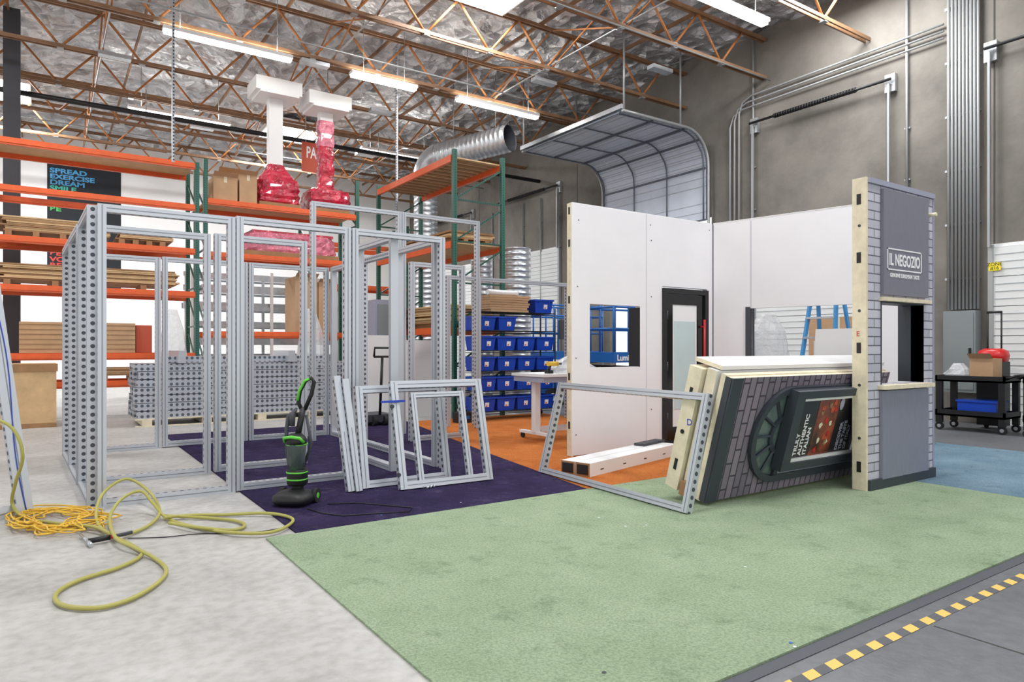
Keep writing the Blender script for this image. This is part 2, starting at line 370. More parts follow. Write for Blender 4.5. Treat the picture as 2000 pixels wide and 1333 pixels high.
while s<10.3: b.poly([(s,1.60,.0024),(s+.08,1.60,.0024),(s+.105,1.655,.0024),(s+.025,1.655,.0024)],'tape_yellow'); s+=.165
b.box((1.28,1.73,.0005),(10.4,1.795,.004),'edge_strip')
b.done()
# ================================================================= overhead doors on right wall
def flatdoor(name,t0,t1,z1,s=WS):
    b=B(name); n=int(z1/.5)
    for i in range(n):
        a=z1*i/n; c=z1*(i+1)/n
        b.box((s-.06,t0,a+.006),(s-.01,t1,c-.006),'door_panel_white')
        for q in (.25,.5,.75):
            zz=a+(c-a)*q; b.box((s-.067,t0+.02,zz-.006),(s-.059,t1-.02,zz+.006),'door_rib')
    b.box((s-.09,t0-.08,0),(s-.01,t0,z1+.05),'conduit'); b.box((s-.09,t1,0),(s-.01,t1+.08,z1+.05),'conduit'); b.box((s-.04,t0-.08,z1),(s-.01,t1+.08,z1+.06),'white_paint')
    for tt in (t0-.04,t1+.04):
        b.bar((s-.14,tt,z1),(s-.14,tt,6.55),.04,.05,'conduit')
        b.box((s-.1,tt-.1,6.4),(s-.01,tt+.1,6.75),'galv')
    b.cyl((s-.18,t0-.1,6.62),(s-.18,t1+.1,6.62),.03,'black',8)
    for q in range(30):
        tt=t0+.6+(t1-t0-1.2)*q/29; b.cyl((s-.18,tt,6.62),(s-.18,tt+.04,6.62),.055,'black',8)
    return b.done()
flatdoor('door_1',6.95,10.0,3.1)
flatdoor('door_2',1.6,5.14,3.12)
flatdoor('door_3',17.5,20.8,4.6)
flatdoor('door_4',22.9,26.2,4.6)
b=B('zone_sign'); p=PS(1931,514,WS-.09); q=PS(1955,528,WS-.09)
b.box((WS-.1,q.y,q.z),(WS-.09,p.y,p.z),'sign_yellow'); o=b.done()
text(o,'ZONE',(WS-.102,(p.y+q.y)/2,(p.z+q.z)/2+.012),-Y,Z,.085,'txt_black','CENTER')
text(o,'#16',(WS-.102,(p.y+q.y)/2,(p.z+q.z)/2-.055),-Y,Z,.085,'txt_black','CENTER')
# curved overhead door (open)
b=B('garage_door_open'); path=[(13.62,4.55),(13.62,5.2),(13.62,5.85)]
for k in range(1,8):
    a=math.pi/2*k/7; path.append((12.82+.8*math.cos(a),5.9+.8*math.sin(a)))
for s in (12.3,11.75,11.2,10.7): path.append((s,6.7))
T0,T1=11.35,15.1
for i in range(len(path)-1):
    (a,za),(c,zc)=path[i],path[i+1]
    dx,dz=c-a,zc-za; L=math.hypot(dx,dz); nx_,nz_=dz/L*.05,-dx/L*.05
    b.poly([(a,T0,za),(a,T1,za),(c,T1,zc),(c,T0,zc)],'door_overhead')
    b.poly([(a+nx_,T0,za+nz_),(c+nx_,T0,zc+nz_),(c+nx_,T1,zc+nz_),(a+nx_,T1,za+nz_)],'door_overhead')
    for q in (.33,.66):
        sx_,sz_=a+dx*q,za+dz*q; b.bar((sx_-.004,T0,sz_-.004),(sx_-.004,T1,sz_-.004),.012,.012,'door_rib')
for i,(a,za) in enumerate(path):
    if i in (0,2,6,9,11,13): b.bar((a-.03 if i<6 else a,T0,za-(.03 if i>4 else 0)),(a-.03 if i<6 else a,T1,za-(.03 if i>4 else 0)),.035,.04,'door_frame_grey')
for q in range(4):
    t=T0+.05+(T1-T0-.1)*q/3
    pp=[Vector((a-(.04 if i<6 else .02),t,za-(.04 if i>4 else 0))) for i,(a,za) in enumerate(path)]
    b.sweep(pp,.018,'door_frame_grey',6)
for t in (T0-.08,T1+.08):
    pp=[Vector((a,t,za)) for a,za in path]; b.sweep([Vector((13.62,t,0))]+pp,.035,'conduit',6)
    b.cyl((10.75,t,6.7),(10.75,t,8.6),.025,'conduit',6); b.cyl((12.6,t,6.7),(12.6,t,8.6),.025,'conduit',6)
b.bar((10.68,T0-.1,6.78),(10.68,T1+.1,6.78),.06,.1,'galv')
b.done()
# conduits + electric panel
b=B('conduit_run')
for i in range(9):
    p=PS(1852+i*7.3,300,WS-.09)
    b.cyl((WS-.08,p.y,2.05),(WS-.08,p.y,8.6),.026,'conduit',8)
for z in (2.6,3.6,4.6,5.6,6.6,7.6):
    p=PS(1848,300,WS);q=PS(1918,300,WS); b.box((WS-.05,q.y,z),(WS-.01,p.y,z+.04),'galv')
b.done()
b=B('conduit_run')
p=PS(1425,200,WS-.1)
for k in range(3):
    t=p.y-.13*k; zt=7.05+.13*k
    pts=[(WS-.08,t,.2),(WS-.08,t,zt-.35),(WS-.08,t-.1,zt-.1),(WS-.08,t-.35,zt),(WS-.08,5.94,zt+.05)]
    b.sweep(pts,.022,'conduit',8)
b.done()
for px in (1770,1470,1020,1055,1090,960): 
    q=PS(px,380,WS-.08); b=B('conduit_riser'); lo_,hi_=(3.3,8.6) if px>1400 else (0,6.4)
    b.cyl((WS-.06,q.y,lo_),(WS-.06,q.y,hi_),.026,'conduit',8)
    for z in (3.6,4.6,5.6): b.box((WS-.04,q.y-.05,z),(WS-.005,q.y+.05,z+.03),'galv')
    b.done()
b=B('electrical_panel'); p=PS(1842,610,WS-.25);q=PS(1905,750,WS-.25)
b.box((WS-.25,q.y,.55),(WS-.01,p.y,2.02),'elec_grey'); b.box((WS-.262,q.y+.03,.6),(WS-.25,p.y-.03,1.97),'elec_grey'); b.box((WS-.28,q.y+.06,1.2),(WS-.262,q.y+.1,1.35),'black'); b.done()
# ================================================================= booth white walls
b=B('exhibit_booth_panel_with_door'); T=6.52; c0=PT(1120,397,T); L0=c0.x; ZH=3.14
w0=PT(1152,597,T); w1=PT(1250,718,T); d0=PT(1293,563,T); d1=PT(1381,868,T); DZ=2.17
Lw=7.96-L0
b.wall((L0,T,.02),X,Lw,ZH-.02,.08,[(w0.x-L0,w1.x-L0,.02+w1.z-.03,w0.z),(d0.x-L0,d1.x-L0,0,DZ)],'white_wall_panel')
b.box((L0-.03,T-.0,0.012),(L0,T+.09,ZH),'white_wall_panel',fm={'x-':'timber_edge'}); b.box((L0,T+.02,ZH),(7.96,T+.08,ZH+.012),'white_paint')
for zz in (.35,.95,1.9,2.6,3.0): b.box((L0-.034,T+.03,zz),(L0-.03,T+.06,zz+.09),'black')
b.box((6.62,T-.002,0.02),(6.625,T,ZH),'panel_grey_light')
for px,py in ((1272,470),(1272,580),(1272,800),(1130,430),(1128,560),(1125,700),(1125,850),(1385,450),(1270,440)):
    p=PT(px,py,T); b.cyl((p.x,T-.004,p.z),(p.x,T,p.z),.008,'dark_grey',8)
b.box((w1.x-.012,T,w1.z),(w1.x,T+.2,w0.z),'black')
b.done()
b=B('booth_door'); x0,x1=d0.x,d1.x; fw=.07
b.box((x0,T-.03,.02),(x0+fw,T+.1,DZ),'black'); b.box((x1-fw,T-.03,.02),(x1,T+.1,DZ),'black'); b.box((x0+fw,T-.03,DZ-fw),(x1-fw,T+.1,DZ),'black'); b.box((x0,T-.06,.015),(x1,T+.1,.06),'black')
a0,a1=x0+fw+.01,x1-fw-.01
b.box((a0,T,.07),(a0+.13,T+.05,DZ-.08),'black_gloss'); b.box((a1-.13,T,.07),(a1,T+.05,DZ-.08),'black_gloss'); b.box((a0+.13,T,DZ-.22),(a1-.13,T+.05,DZ-.08),'black_gloss'); b.box((a0+.13,T,.07),(a1-.13,T+.05,.26),'black_gloss')
b.box((a0+.13,T+.012,.26),(a1-.13,T+.03,DZ-.22),'white_paint'); b.box((a0+.17,T+.006,.5),(a1-.17,T+.012,1.72),'frosted')
b.cyl((a1-.06,T-.07,.85),(a1-.06,T-.07,1.75),.016,'red',10)
for z in (.95,1.65): b.cyl((a1-.06,T-.07,z),(a1-.06,T,z),.012,'red',8)
for z in (.4,1.1,1.8): b.cyl((a0,T-.02,z-.06),(a0,T-.02,z+.06),.014,'dark_grey',8)
b.done()
P0=Vector((7.96,6.50,0)); wd=Vector((.211,-.977,0)).normalized()
b=B('exhibit_booth_panel_with_window'); Lq=2.68
M=b.wall((P0.x,P0.y,.02),wd,Lq,ZH-.02,.08,[(.55,1.95,.82,1.88)],'white_wall_panel')
b.box((.49,-.02,.80),(.55,.14,1.90),'dark_grey',M)
b.box((1.95,-.02,.8),(2.0,.1,1.9),'dark_grey',M)
b.box((0,-.004,ZH-.02),(Lq,.09,ZH-.01),'white_paint',M)
b.box((.56,-.003,1.88),(.566,0,3.1),'panel_grey_light',M); b.box((0.0,-.003,0),(.006,0,3.1),'panel_grey_light',M)
b.done()
# ================================================================= shop facade tower
TT=3.40; s0=6.32; s1=7.62; TZ=2.95
b=B('storefront_facade_panel'); o0,o1,oz0,oz1=6.60,7.42,1.0,1.80
b.wall((s0+.03,TT,.012),X,s1-s0-.03,TZ-.012-.03,.12,[(o0-s0-.03,o1-s0-.03,oz0-.012,oz1-.012)],'brick_light')
b.box((s0,TT-.004,.012),(s0+.03,TT+.13,TZ),'timber_edge'); b.box((s0+.03,TT-.02,TZ-.05),(s1+.02,TT+.13,TZ),'panel_grey_light')
for zz in (.18,1.3,2.15,2.7): b.box((s0-.004,TT+.045,zz),(s0,TT+.085,zz+.1),'black'); 
for zz in (.5,1.0,1.7,2.5): b.cyl((s0-.005,TT+.06,zz),(s0,TT+.06,zz),.014,'dark_grey',8)
b.box((6.58,TT-.035,1.86),(7.46,TT-.001,2.87),'panel_grey'); b.box((6.56,TT-.035,.1),(7.46,TT-.001,.94),'panel_grey_lower')
b.box((6.53,TT-.08,.955),(7.50,TT+.13,.995),'timber_edge'); b.box((6.56,TT-.06,1.80),(7.48,TT+.01,1.835),'timber_edge')
b.box((o1-.0,TT,oz0),(o1+.015,TT+.25,oz1),'trim_dark'); b.box((o0-.015,TT-.005,oz0),(o0,TT+.125,oz1),'trim_dark'); b.box((o0,TT,oz1-.015),(o1,TT+.2,oz1),'trim_dark')
b.box((s0+.03,TT-.03,.012),(s1+.01,TT+.0,.11),'trim_dark'); b.box((s1,TT-.01,.012),(s1+.02,TT+.12,TZ-.05),'panel_grey_light')
b.cyl((7.53,TT-.08,2.72),(7.53,TT,2.72),.02,'timber_edge',8)
c0=PT(1733,476,TT-.036); c1=PT(1800,512,TT-.036); xa,xb=c0.x,c1.x; za,zb=2.10,2.31
for lo,hi in (((xa,za),(xb,za+.012)),((xa,zb-.012),(xb,zb)),((xa,za),(xa+.012,zb)),((xb-.012,za),(xb,zb))):
    b.box((lo[0],TT-.039,lo[1]),(hi[0],TT-.035,hi[1]),'txt_white')
o=b.done()
text(o,'IL NEGOZIO',((xa+xb)/2,TT-.037,za+.05),X,Z,.155,'txt_white','CENTER',sx=.70,bold=.004)
text(o,'GENUINE EUROPEAN TASTE',((xa+xb)/2,TT-.037,za-.065),X,Z,.052,'txt_white','CENTER',sx=.86,bold=.0015)
text(o,'E',(s0-.002,TT+.09,1.46),-Y,Z,.07,'red_text','LEFT')
# ================================================================= leaning stack of brick panels
O=Vector((4.60,3.86,.012)); Vv=Vector((0,-.30,1.12)).normalized(); Nn=X.cross(Vv)
M=Matrix(((X.x,Vv.x,Nn.x,O.x),(X.y,Vv.y,Nn.y,O.y),(X.z,Vv.z,Nn.z,O.z),(0,0,0,1)))
b=B('leaning_brick_facade'); LL=2.5; HH=1.13
b.box((0,0.03,-.05),(LL,HH,0),'timber_edge',M,{'z+':'brick_dark'})
b.box((0,0.02,-.11),(LL,HH+.01,-.05),'timber_edge',M)
b.box((0,0.03,0),(.13,HH,.02),'trim_dark',M); b.box((-.005,.03,-.06),(0,HH,0),'dark_grey',M)
cu,cv,R=.86,.585,.45
def ring(r0,r1,z0,z1,m,n=20):
    for k in range(n):
        a0=math.pi/2+math.pi*k/n; a1=math.pi/2+math.pi*(k+1)/n
        P=lambda r,a,z: M@Vector((cu+r*math.cos(a),cv+r*math.sin(a),z))
        b.poly([P(r0,a0,z1),P(r1,a0,z1),P(r1,a1,z1),P(r0,a1,z1)],m); b.poly([P(r1,a0,z0),P(r1,a1,z0),P(r1,a1,z1),P(r1,a0,z1)],m); b.poly([P(r0,a1,z0),P(r0,a0,z0),P(r0,a0,z1),P(r0,a1,z1)],m)
ring(0.001,R,0,.006,'glass_dark'); ring(R-.06,R,.0,.04,'trim_dark'); ring(.15,.19,.0,.03,'trim_dark')
for k in range(1,6):
    a=math.pi/2+math.pi*k/6; p0=M@Vector((cu+.17*math.cos(a),cv+.17*math.sin(a),.015)); p1=M@Vector((cu+.4*math.cos(a),cv+.4*math.sin(a),.015)); b.bar(p0,p1,.03,.02,'trim_dark')
b.box((cu,cv-R,0),(LL-.3,cv+R,.006),'glass_dark',M)
b.box((cu,cv-R,0),(LL-.3,cv-R+.07,.04),'trim_dark',M); b.box((cu,cv+R-.07,0),(LL-.3,cv+R,.04),'trim_dark',M); b.box((cu-.02,cv-R,0),(cu+.03,cv+R,.035),'trim_dark',M)
b.box((cu+.05,cv-R+.07,0),(LL-.4,cv-R+.10,.03),'panel_grey_light',M)
sa,sb,va,vb=.80,2.1,.27,1.02; zc=.10
for lo,hi in (((sa,va),(sb,va+.07)),((sa,vb-.07),(sb,vb)),((sa,va+.07),(sa+.12,vb-.07)),((sb-.12,va+.07),(sb,vb-.07))):
    b.box((lo[0],lo[1],.02),(hi[0],hi[1],zc+.02),'trim_dark',M)
b.box((sa+.12,va+.07,.02),(sb-.12,vb-.07,zc-.02),'poster_dark',M)
for q in (((sa+.12,va+.07),(sb-.12,va+.10)),((sa+.12,vb-.10),(sb-.12,vb-.07)),((sa+.12,va+.07),(sa+.15,vb-.07)),((sb-.15,va+.07),(sb-.12,vb-.07))):
    b.box((q[0][0],q[0][1],zc-.02),(q[1][0],q[1][1],zc+.0),'white_paint',M)
b.box((1.23,va+.10,zc-.02),(1.56,vb-.10,zc-.018),'poster_food',M)
random.seed(3)
for k in range(16):
    uu=random.uniform(1.26,1.52); vv=random.uniform(va+.14,vb-.14); mm=random.choice(['red','cardboard','timber_edge','sign_orange','plywood_dark'])
    b.poly([M@Vector((uu+random.uniform(.015,.035)*math.cos(2*math.pi*j/9),vv+random.uniform(.02,.04)*math.sin(2*math.pi*j/9),zc-.016)) for j in range(9)],mm)
b.poly([M@Vector((1.60+.035*math.cos(2*math.pi*j/16),.86+.06*math.sin(2*math.pi*j/16),zc-.016)) for j in range(16)],'panel_grey_light')
o=b.done()
def T2(bd,u,v,size,m='txt_white',al='LEFT'): text(o,bd,M@Vector((u,v,zc-.016)),Vv,-X,size,m,al,bold=.002)
T2('TRULY',1.03,va+.12,.072); T2('AUTHENTIC',1.105,va+.12,.072); T2('ITALIAN',1.18,va+.12,.072)
for i,tx in enumerate(('DISCOVER','THE TASTE','OF ITALY')): T2(tx,1.70+i*.07,va+.12,.06,'panel_grey_light')
b=B('leaning_wall_panels')
b.box((-.02,.02,-.24),(LL+.1,HH+.02,-.14),'timber_edge',M,{'z+':'white_paint','z-':'white_paint','y+':'white_paint'})
b.box((-.06,0.03,-.40),(LL,HH+.0,-.26),'timber_edge',M)
b.box((-.08,.02,-.22),(-.02,.14,-.16),'plywood_dark',M)
for (u,v,z) in ((-.064,.25,-.33),(-.064,.9,-.33),(-.024,.5,-.19)): b.cbox((u,v,z),(.004,.1,.03),'black',M)
b.cyl(M@Vector((-.062,.55,-.33)),M@Vector((-.068,.55,-.33)),.02,'black',10)
b.box((.02,HH+.03,-.42),(LL+.1,HH+.065,-.13),'white_paint',M,{'x-':'timber_edge'})
o=b.done()
text(o,'D',M@Vector((-.062,.62,-.30)),-Y,Z,.08,'blue_text','LEFT')
b=B('leaning_frame')
U=Vector((4.40,5.89,.02))-Vector((4.27,3.73,.02)); V=Vector((.27,0,.95))
b.frame((4.27,3.73,.014),U,V,U.length,.99,.06,.07); b.done()
# ================================================================= beam boxes
b=B('threshold_beams'); p0=Vector((4.64,5.37,0)); ud=(Vector((6.5,5.86,0))-p0); Lb=ud.length; ud.normalize(); nn=Vector((-ud.y,ud.x,0))
M2=Matrix(((ud.x,nn.x,0,p0.x),(ud.y,nn.y,0,p0.y),(0,0,1,.013),(0,0,0,1)))
for k in range(2):
    b.box((0,k*.19,0),(Lb,k*.19+.18,.14),'panel_grey_light',M2,{'x-':'plywood_dark','z+':'white_paint','y-':'white_paint'}); b.box((-.006,k*.19+.02,.02),(-.001,k*.19+.16,.12),'black',M2)
for k in range(4): b.box((.2+k*.45,-.002,.05),(.26+k*.45,0,.062),'black',M2)
b.box((1.45,.2,.14),(Lb+.05,.34,.17),'dark_grey',M2)
b.done()
# ================================================================= frame booth (left)
b=B('exhibition_frame_booth'); FZ=2.57; z0=.014
F0=6.75
def fr(sA,sB,t,h=FZ,bottom=True,zz=0): b.frame((sA,t,zz or (.0 if sB<1.5 else z0)),X,Z,sB-sA,h,bottom=bottom)
def frs(tA,tB,s,h=FZ,bottom=True,s2=None,sm='alu'):
    O=Vector((s,tA,.014 if s>1.5 else .0)); U=Vector(((s2 if s2 is not None else s)-s,tB-tA,0)); b.frame(O,U,Z,U.length,h,bottom=bottom,sm=sm,m='alu_holes' if sm!='alu' else 'alu')
fr(.36,1.46,F0); fr(1.47,2.585,F0); fr(2.60,3.68,F0,bottom=False)
fr(.42,1.46,7.9,zz=.001); fr(1.50,2.50,7.9)
fr(.22,1.28,10.3,zz=.001); fr(1.30,2.40,10.3,zz=.014); fr(2.42,3.6,10.3)
frs(6.82,7.85,.33,s2=.30,sm='alu_holes'); frs(7.96,9.0,.29,s2=.25,sm='alu_holes'); frs(9.05,10.2,.25,s2=.21,sm='alu_holes')
frs(6.82,7.85,3.64); frs(7.9,9.0,3.64,sm='alu_holes'); frs(9.05,10.2,3.64)
frs(6.82,7.85,3.12)
b.frame((3.15,9.75,z0),X,Z,1.41,3.45,bottom=False); b.frame((4.57,9.75,z0),X,Z,1.41,3.45,bottom=False)
b.frame((4.3,8.9,z0),X,Z,.9,2.57)
b.frame((5.61,10.2,z0),X,Z,.6,2.57,bottom=False); b.frame((6.22,10.2,z0),X,Z,2.05,2.57,bottom=False)
b.done()
def lf(name,O,w,h,lean,rot=0,inner=False):
    b=B(name); U=Vector((math.cos(rot),math.sin(rot),0)); Bk=Vector((-U.y,U.x,0)); V=(Z+Bk*lean).normalized()
    b.frame(O,U,V,w,h,.07,.07)
    if inner:
        b.frame(Vector(O)+U*.2+V*.02,U,V,w-.42,h-.14,.05,.06)
        for zz in (.15,.8): 
            p=Vector(O)+U*-.01+V*zz; b.cyl(p-Bk*.05,p-Bk*.03,.02,'dark_grey',8)
        p=Vector(O)+V*.85; b.bar(p-U*.12-Bk*.05,p+U*.12-Bk*.05,.02,.02,'blue_text')
    return b.done()
lf('small_leaning_frame',(2.74,5.88,.014),1.0,1.04,.26,-.04,True)
lf('small_leaning_frame',(2.47,6.14,.014),.95,.98,.2,0.0)
b=B('leaning_frame_bars')
for k in range(2):
    O=G(684+k*17,964); b.bar((O.x,O.y+.02*k,.016),(O.x-.06,O.y+.22,1.08-.03*k),.06,.08,'alu','alu_holes',X)
    b.bar((O.x,O.y+.02*k-.0405,.02),(O.x-.06,O.y+.22-.0405,1.07-.03*k),.008,.002,'alu_groove',None,X)
b.done()
b=B('leaning_frame_tall')
p=G(64,1004); Vt=Vector((-.21,.15,1.7)).normalized(); Ut=Vector((-.9,-.35,0)); Ut=(Ut-Vt*Ut.dot(Vt)).normalized()
b.frame(p,Ut,Vt,1.2,2.5,.11,.06)
for sg in (-1,1):
    pp=[Vector(p)+Ut*(.05+.02*math.sin(q*9))+Vt*(2.4*q+.02)-Ut.cross(Vt)*.036*sg for q in [i/24 for i in range(25)]]; b.sweep(pp,.004,'blue_text',6)
b.done()
b=B('floor_clips'); p=G(834,958)
for k in range(3): b.cyl((p.x+.04*k,p.y+.01*k,.014),(p.x+.04*k+.02,p.y+.01*k,.04),.012,'galv',8)
b.done()
b=B('carpet_debris'); random.seed(21)
for px,py in ((1222,1032),(1456,1112),(1262,1030),(1170,1015),(900,985),(1545,1262),(1552,1270),(745,1010),(690,960),(930,930),(1180,1320)):
    q=G(px,py); r_=.012; b.poly([(q.x+r_*random.uniform(.6,1.2)*math.cos(a),q.y+r_*random.uniform(.6,1.2)*math.sin(a),.0145) for a in [i*math.pi/3 for i in range(6)]],random.choice(['white_paint','dark_grey','lift_blue','white_paint']))
b.done()
# ================================================================= vacuum
b=B('upright_vacuum'); vp=G(580,992); Mv=Matrix.Translation(Vector((vp.x,vp.y+.08,.014)))@Matrix.Rotation(-TH-.15,4,'Z')
def P(x,y,z): return Mv@Vector((x,y,z))
b.lathe((0,0,.01),[(0,.14),(.03,.165),(.07,.16),(.10,.12),(.115,.06)],'black',20,1.0,.95,0,.6,M=Mv)
b.lathe((0,-.05,.075),[(0,.13),(.03,.10),(.045,.04)],'green_plastic',18,.8,.5,0,.6,M=Mv)
for x in (-.15,.15): b.cyl(P(x-.02,.1,.06),P(x+.02,.1,.06),.06,'rubber',14); b.cyl(P(x-.022,.1,.06),P(x+.022,.1,.06),.025,'green_plastic',10)
b.sweep([P(0,.06,.08),P(0,.08,.2)],.05,'black',12)
b.lathe((.0,.06,.15),[(0,.07),(.02,.085),(.12,.085),(.14,.085)],'black',18,1,.95,0,.8,M=Mv)
b.lathe((.0,.04,.29),[(0,.07),(.20,.08),(.22,.076)],'clear_dark',18,1,.9,0,.9,M=Mv)
b.lathe((.0,.04,.29),[(0,.04),(.2,.045)],'dark_grey',14,1,1,M=Mv)
b.lathe((.0,.04,.51),[(0,.085),(.03,.09),(.06,.075),(.09,.045)],'black',18,1,.9,0,.8,M=Mv)
b.sweep([P(-.085,.0,.53),P(-.07,-.045,.57),P(0,-.06,.58),P(.07,-.045,.57),P(.085,.0,.53)],.014,'green_plastic',8)
b.sweep([P(0,.06,.56),P(.015,.09,.7),P(.03,.11,.82)],.026,'black',10)
b.sweep([P(.025,.11,.78),P(-.01,.1,.86),P(.01,.09,.96),P(.06,.09,1.05),P(.11,.1,1.075),P(.13,.11,1.04),P(.10,.12,.93),P(.045,.11,.80)],.018,'black',8)
b.sweep([P(-.008,.08,.88),P(.01,.07,.96),P(.06,.07,1.05),P(.10,.08,1.07)],.012,'green_plastic',8)
b.sweep([P(-.02,.08,.8),P(-.08,.05,.74),P(-.09,.04,.62),P(-.09,.05,.45),P(-.08,.1,.25)],.017,'dark_grey',8)
b.lathe((-.05,.06,.66),[(0,.026),(.1,.03),(.12,.018)],'dark_grey',10,M=Mv)
b.sweep([P(.03,.12,.3),P(.09,.14,.5),P(.05,.13,.75)],.014,'dark_grey',8)
for z in (.2,.26,.5): b.lathe((0,.055,z),[(0,.088),(.012,.088)],'green_plastic',16,1,.95,0,.8,M=Mv)
pp=[G(x,y,.018) for x,y in ((640,985),(700,983),(760,988),(805,992),(800,1000),(740,1003),(670,1008),(630,1003),(600,994))]
b.sweep(pp,.005,'black',6)
b.done()
# ================================================================= hoses
def smooth(pts,n=8):
    out=[]; P=[Vector(p) for p in pts]
    for i in range(len(P)-1):
        p0=P[max(0,i-1)];p1=P[i];p2=P[i+1];p3=P[min(len(P)-1,i+2)]
        for k in range(n):
            t=k/n; out.append(.5*((2*p1)+(p2-p0)*t+(2*p0-5*p1+4*p2-p3)*t*t+(3*p1-p0-3*p2+p3)*t**3))
    out.append(P[-1]); return out
b=B('air_hose'); r=.0125
path=[(-90,800,.86),(0,822,.79),(33,850,.68),(44,895,.5),(30,945,.29),(24,985,.11),(50,1012,.03),(120,1024,.03),(185,1030,.05),(230,1046,.03),(285,1030,.02),(312,1000,.05),(290,960,.14),(248,936,.21),(205,960,.17),(188,1000,.08),(200,1035,.03),(262,1068,.02),(276,1085,.018),(235,1108,.018),(160,1132,.018),(115,1155,.018),(110,1175,.018),(140,1187,.018),(200,1187,.018),(262,1168,.018),(312,1136,.018),(324,1112,.018),(300,1090,.018),(262,1070,.045),(225,1050,.06),(215,1010,.06),(238,975,.15),(275,960,.19),(300,985,.1),(330,1015,.02),(400,1034,.018),(470,1042,.03),(530,1040,.03),(566,1025,.03),(568,1012,.03),(520,1003,.03),(440,1006,.018),(370,1007,.018),(320,1012,.05)]
b.sweep(smooth([G(x,y,z) for x,y,z in path],7),r,'hose',8); 
path=[(320,1008,.03),(400,1012,.018),(460,1018,.018),(478,1028,.018),(450,1036,.02),(380,1030,.04),(330,1022,.03)]
b.sweep(smooth([G(x,y,z) for x,y,z in path],7),r,'hose',8); 
b.done()
b=B('air_nozzle'); a=G(172,1058,.03);c=G(215,1050,.035);d=G(258,1040,.04)
b.cyl(a,c,.018,'black',10); b.cyl(c,d,.012,'dark_grey',10); b.cyl(G(214,1050,.036),G(222,1048,.036),.0145,'red',10); b.cyl(G(158,1046,.02),a,.01,'galv',8); b.cyl(G(178,1066,.02),a,.014,'galv',8)
b.done()
b=B('black_cable'); b.sweep(smooth([G(x,y,.008) for x,y in ((250,1052),(320,1050),(380,1044),(440,1042),(500,1040),(560,1030),(600,1018))],6),.004,'black',6); b.done()
b=B('extension_cord'); random.seed(11); pts=[]
for k in range(130):
    a=k*.62; rr=random.uniform(.3,1.0); cx=92+random.uniform(-22,22)+k*.25; cy=1014+random.uniform(-7,7)
    pts.append(G(cx+108*rr*math.cos(a),cy+27*rr*math.sin(a),random.uniform(.012,.06)))
b.sweep(smooth(pts,4),.0062,'cord_yellow',6); b.done()
# ================================================================= pallet racks
def upright(b,p,q,h):
    for c in (p,q): b.box((c[0]-.04,c[1]-.04,0),(c[0]+.04,c[1]+.04,h),'rack_green')
    n=int(h/.8)
    for i in range(n):
        z=.2+i*.8
        if z+.8<h: b.bar((p[0],p[1],z),(q[0],q[1],z+.7),.03,.03,'rack_green'); b.bar((p[0],p[1],z),(q[0],q[1],z),.03,.03,'rack_green')
def rack_s(name,sA,sB,tA,tB,h,levels,deck=()):
    b=B(name); upright(b,(sA,tA),(sA,tB),h); upright(b,(sB,tA),(sB,tB),h)
    for z in levels:
        for t in (tA,tB): b.box((sA+.04,t-.03,z-.13),(sB-.04,t+.03,z),'rack_orange'); b.box((sA+.04,t-.045,z-.10),(sB-.04,t-.03,z-.03),'rack_orange')
        if z in deck: b.box((sA+.04,tA+.04,z-.04),(sB-.04,tB-.04,z-.005),'plywood')
    return b.done()
h1=5.13
rack_s('pallet_rack',-.85,2.56,15.2,16.3,h1+.02,[5.13,4.28,3.38,2.50,1.25,.72],(5.13,))
rack_s('pallet_rack',2.72,6.0,15.2,16.3,5.25,[4.45,3.35,1.70],(4.45,))
rack_s('pallet_rack',-4.3,-.95,15.2,16.3,h1+.02,[5.13,4.28,3.38,2.50,1.25,.72],(5.13,))
b=B('pallet_rack'); 
for t in (11.40,15.0): 
    for s in (6.45,7.55): b.box((s-.04,t-.04,0),(s+.04,t+.04,5.15),'rack_green')
    for i in range(6):
        z=.2+i*.8; b.bar((6.45,t,z),(7.55,t,z+.7),.03,.03,'rack_green')
        b.bar((6.45,t,z),(7.55,t,z),.03,.03,'rack_green')
for z in (5.05,3.4,1.75):
    for s in (6.42,7.58): b.box((s-.03,11.44,z-.13),(s+.03,14.96,z),'rack_orange')
    b.box((6.45,11.5,z-.03),(7.55,14.9,z-.005),'plywood')
for k in range(14): b.box((6.5,11.6+k*.24,5.0),(7.5,11.7+k*.24,5.05),'plywood_dark')
b.done()
rack_s('pallet_rack',6.2,9.2,19.2,20.2,5.1,[4.4,3.2,1.7],(3.2,1.7))
def boards(name,s0,s1,t0,t1,z,n,th=.03,m='plywood',pal=True):
    b=B(name); zz=z+.003
    if pal:
        for k in range(4):
            s=s0+(s1-s0)*(k+.1)/4; b.box((s,t0,zz),(s+.1,t1,zz+.09),'plywood_dark')
        zz+=.09
    for i in range(n):
        d1=random.uniform(-.08,.08); mm=m if i%3 else 'plywood_dark'
        b.box((s0+d1,t0+random.uniform(0,.05),zz),(s1+d1*.7,t1-.02,zz+th-.004),mm); zz+=th
    return b.done()
random.seed(5)
boards('plywood_stack',-.65,1.0,15.22,16.2,3.38,9)
boards('plywood_stack',1.15,2.1,15.25,16.2,3.38,4)
boards('plywood_stack',-.7,2.2,15.25,16.2,2.50,10)
b=B('cardboard_stack')
b.box((-.4,15.22,1.255),(1.45,16.1,1.83),'cardboard'); 
for k in range(6): b.box((-.41,15.21,1.33+k*.09),(1.46,15.22,1.335+k*.09),'plywood_dark')
b.box((1.47,15.3,1.255),(1.75,16.1,1.8),'sign_orange')
b.done()
b=B('plywood_crate'); b.box((-.9,14.0,.08),(.15,14.95,1.08),'plywood'); b.box((-.9,14.0,0),(.15,14.95,.08),'plywood_dark')
b.box((-.92,13.98,.95),(.17,14.0,1.08),'plywood_dark'); b.done()
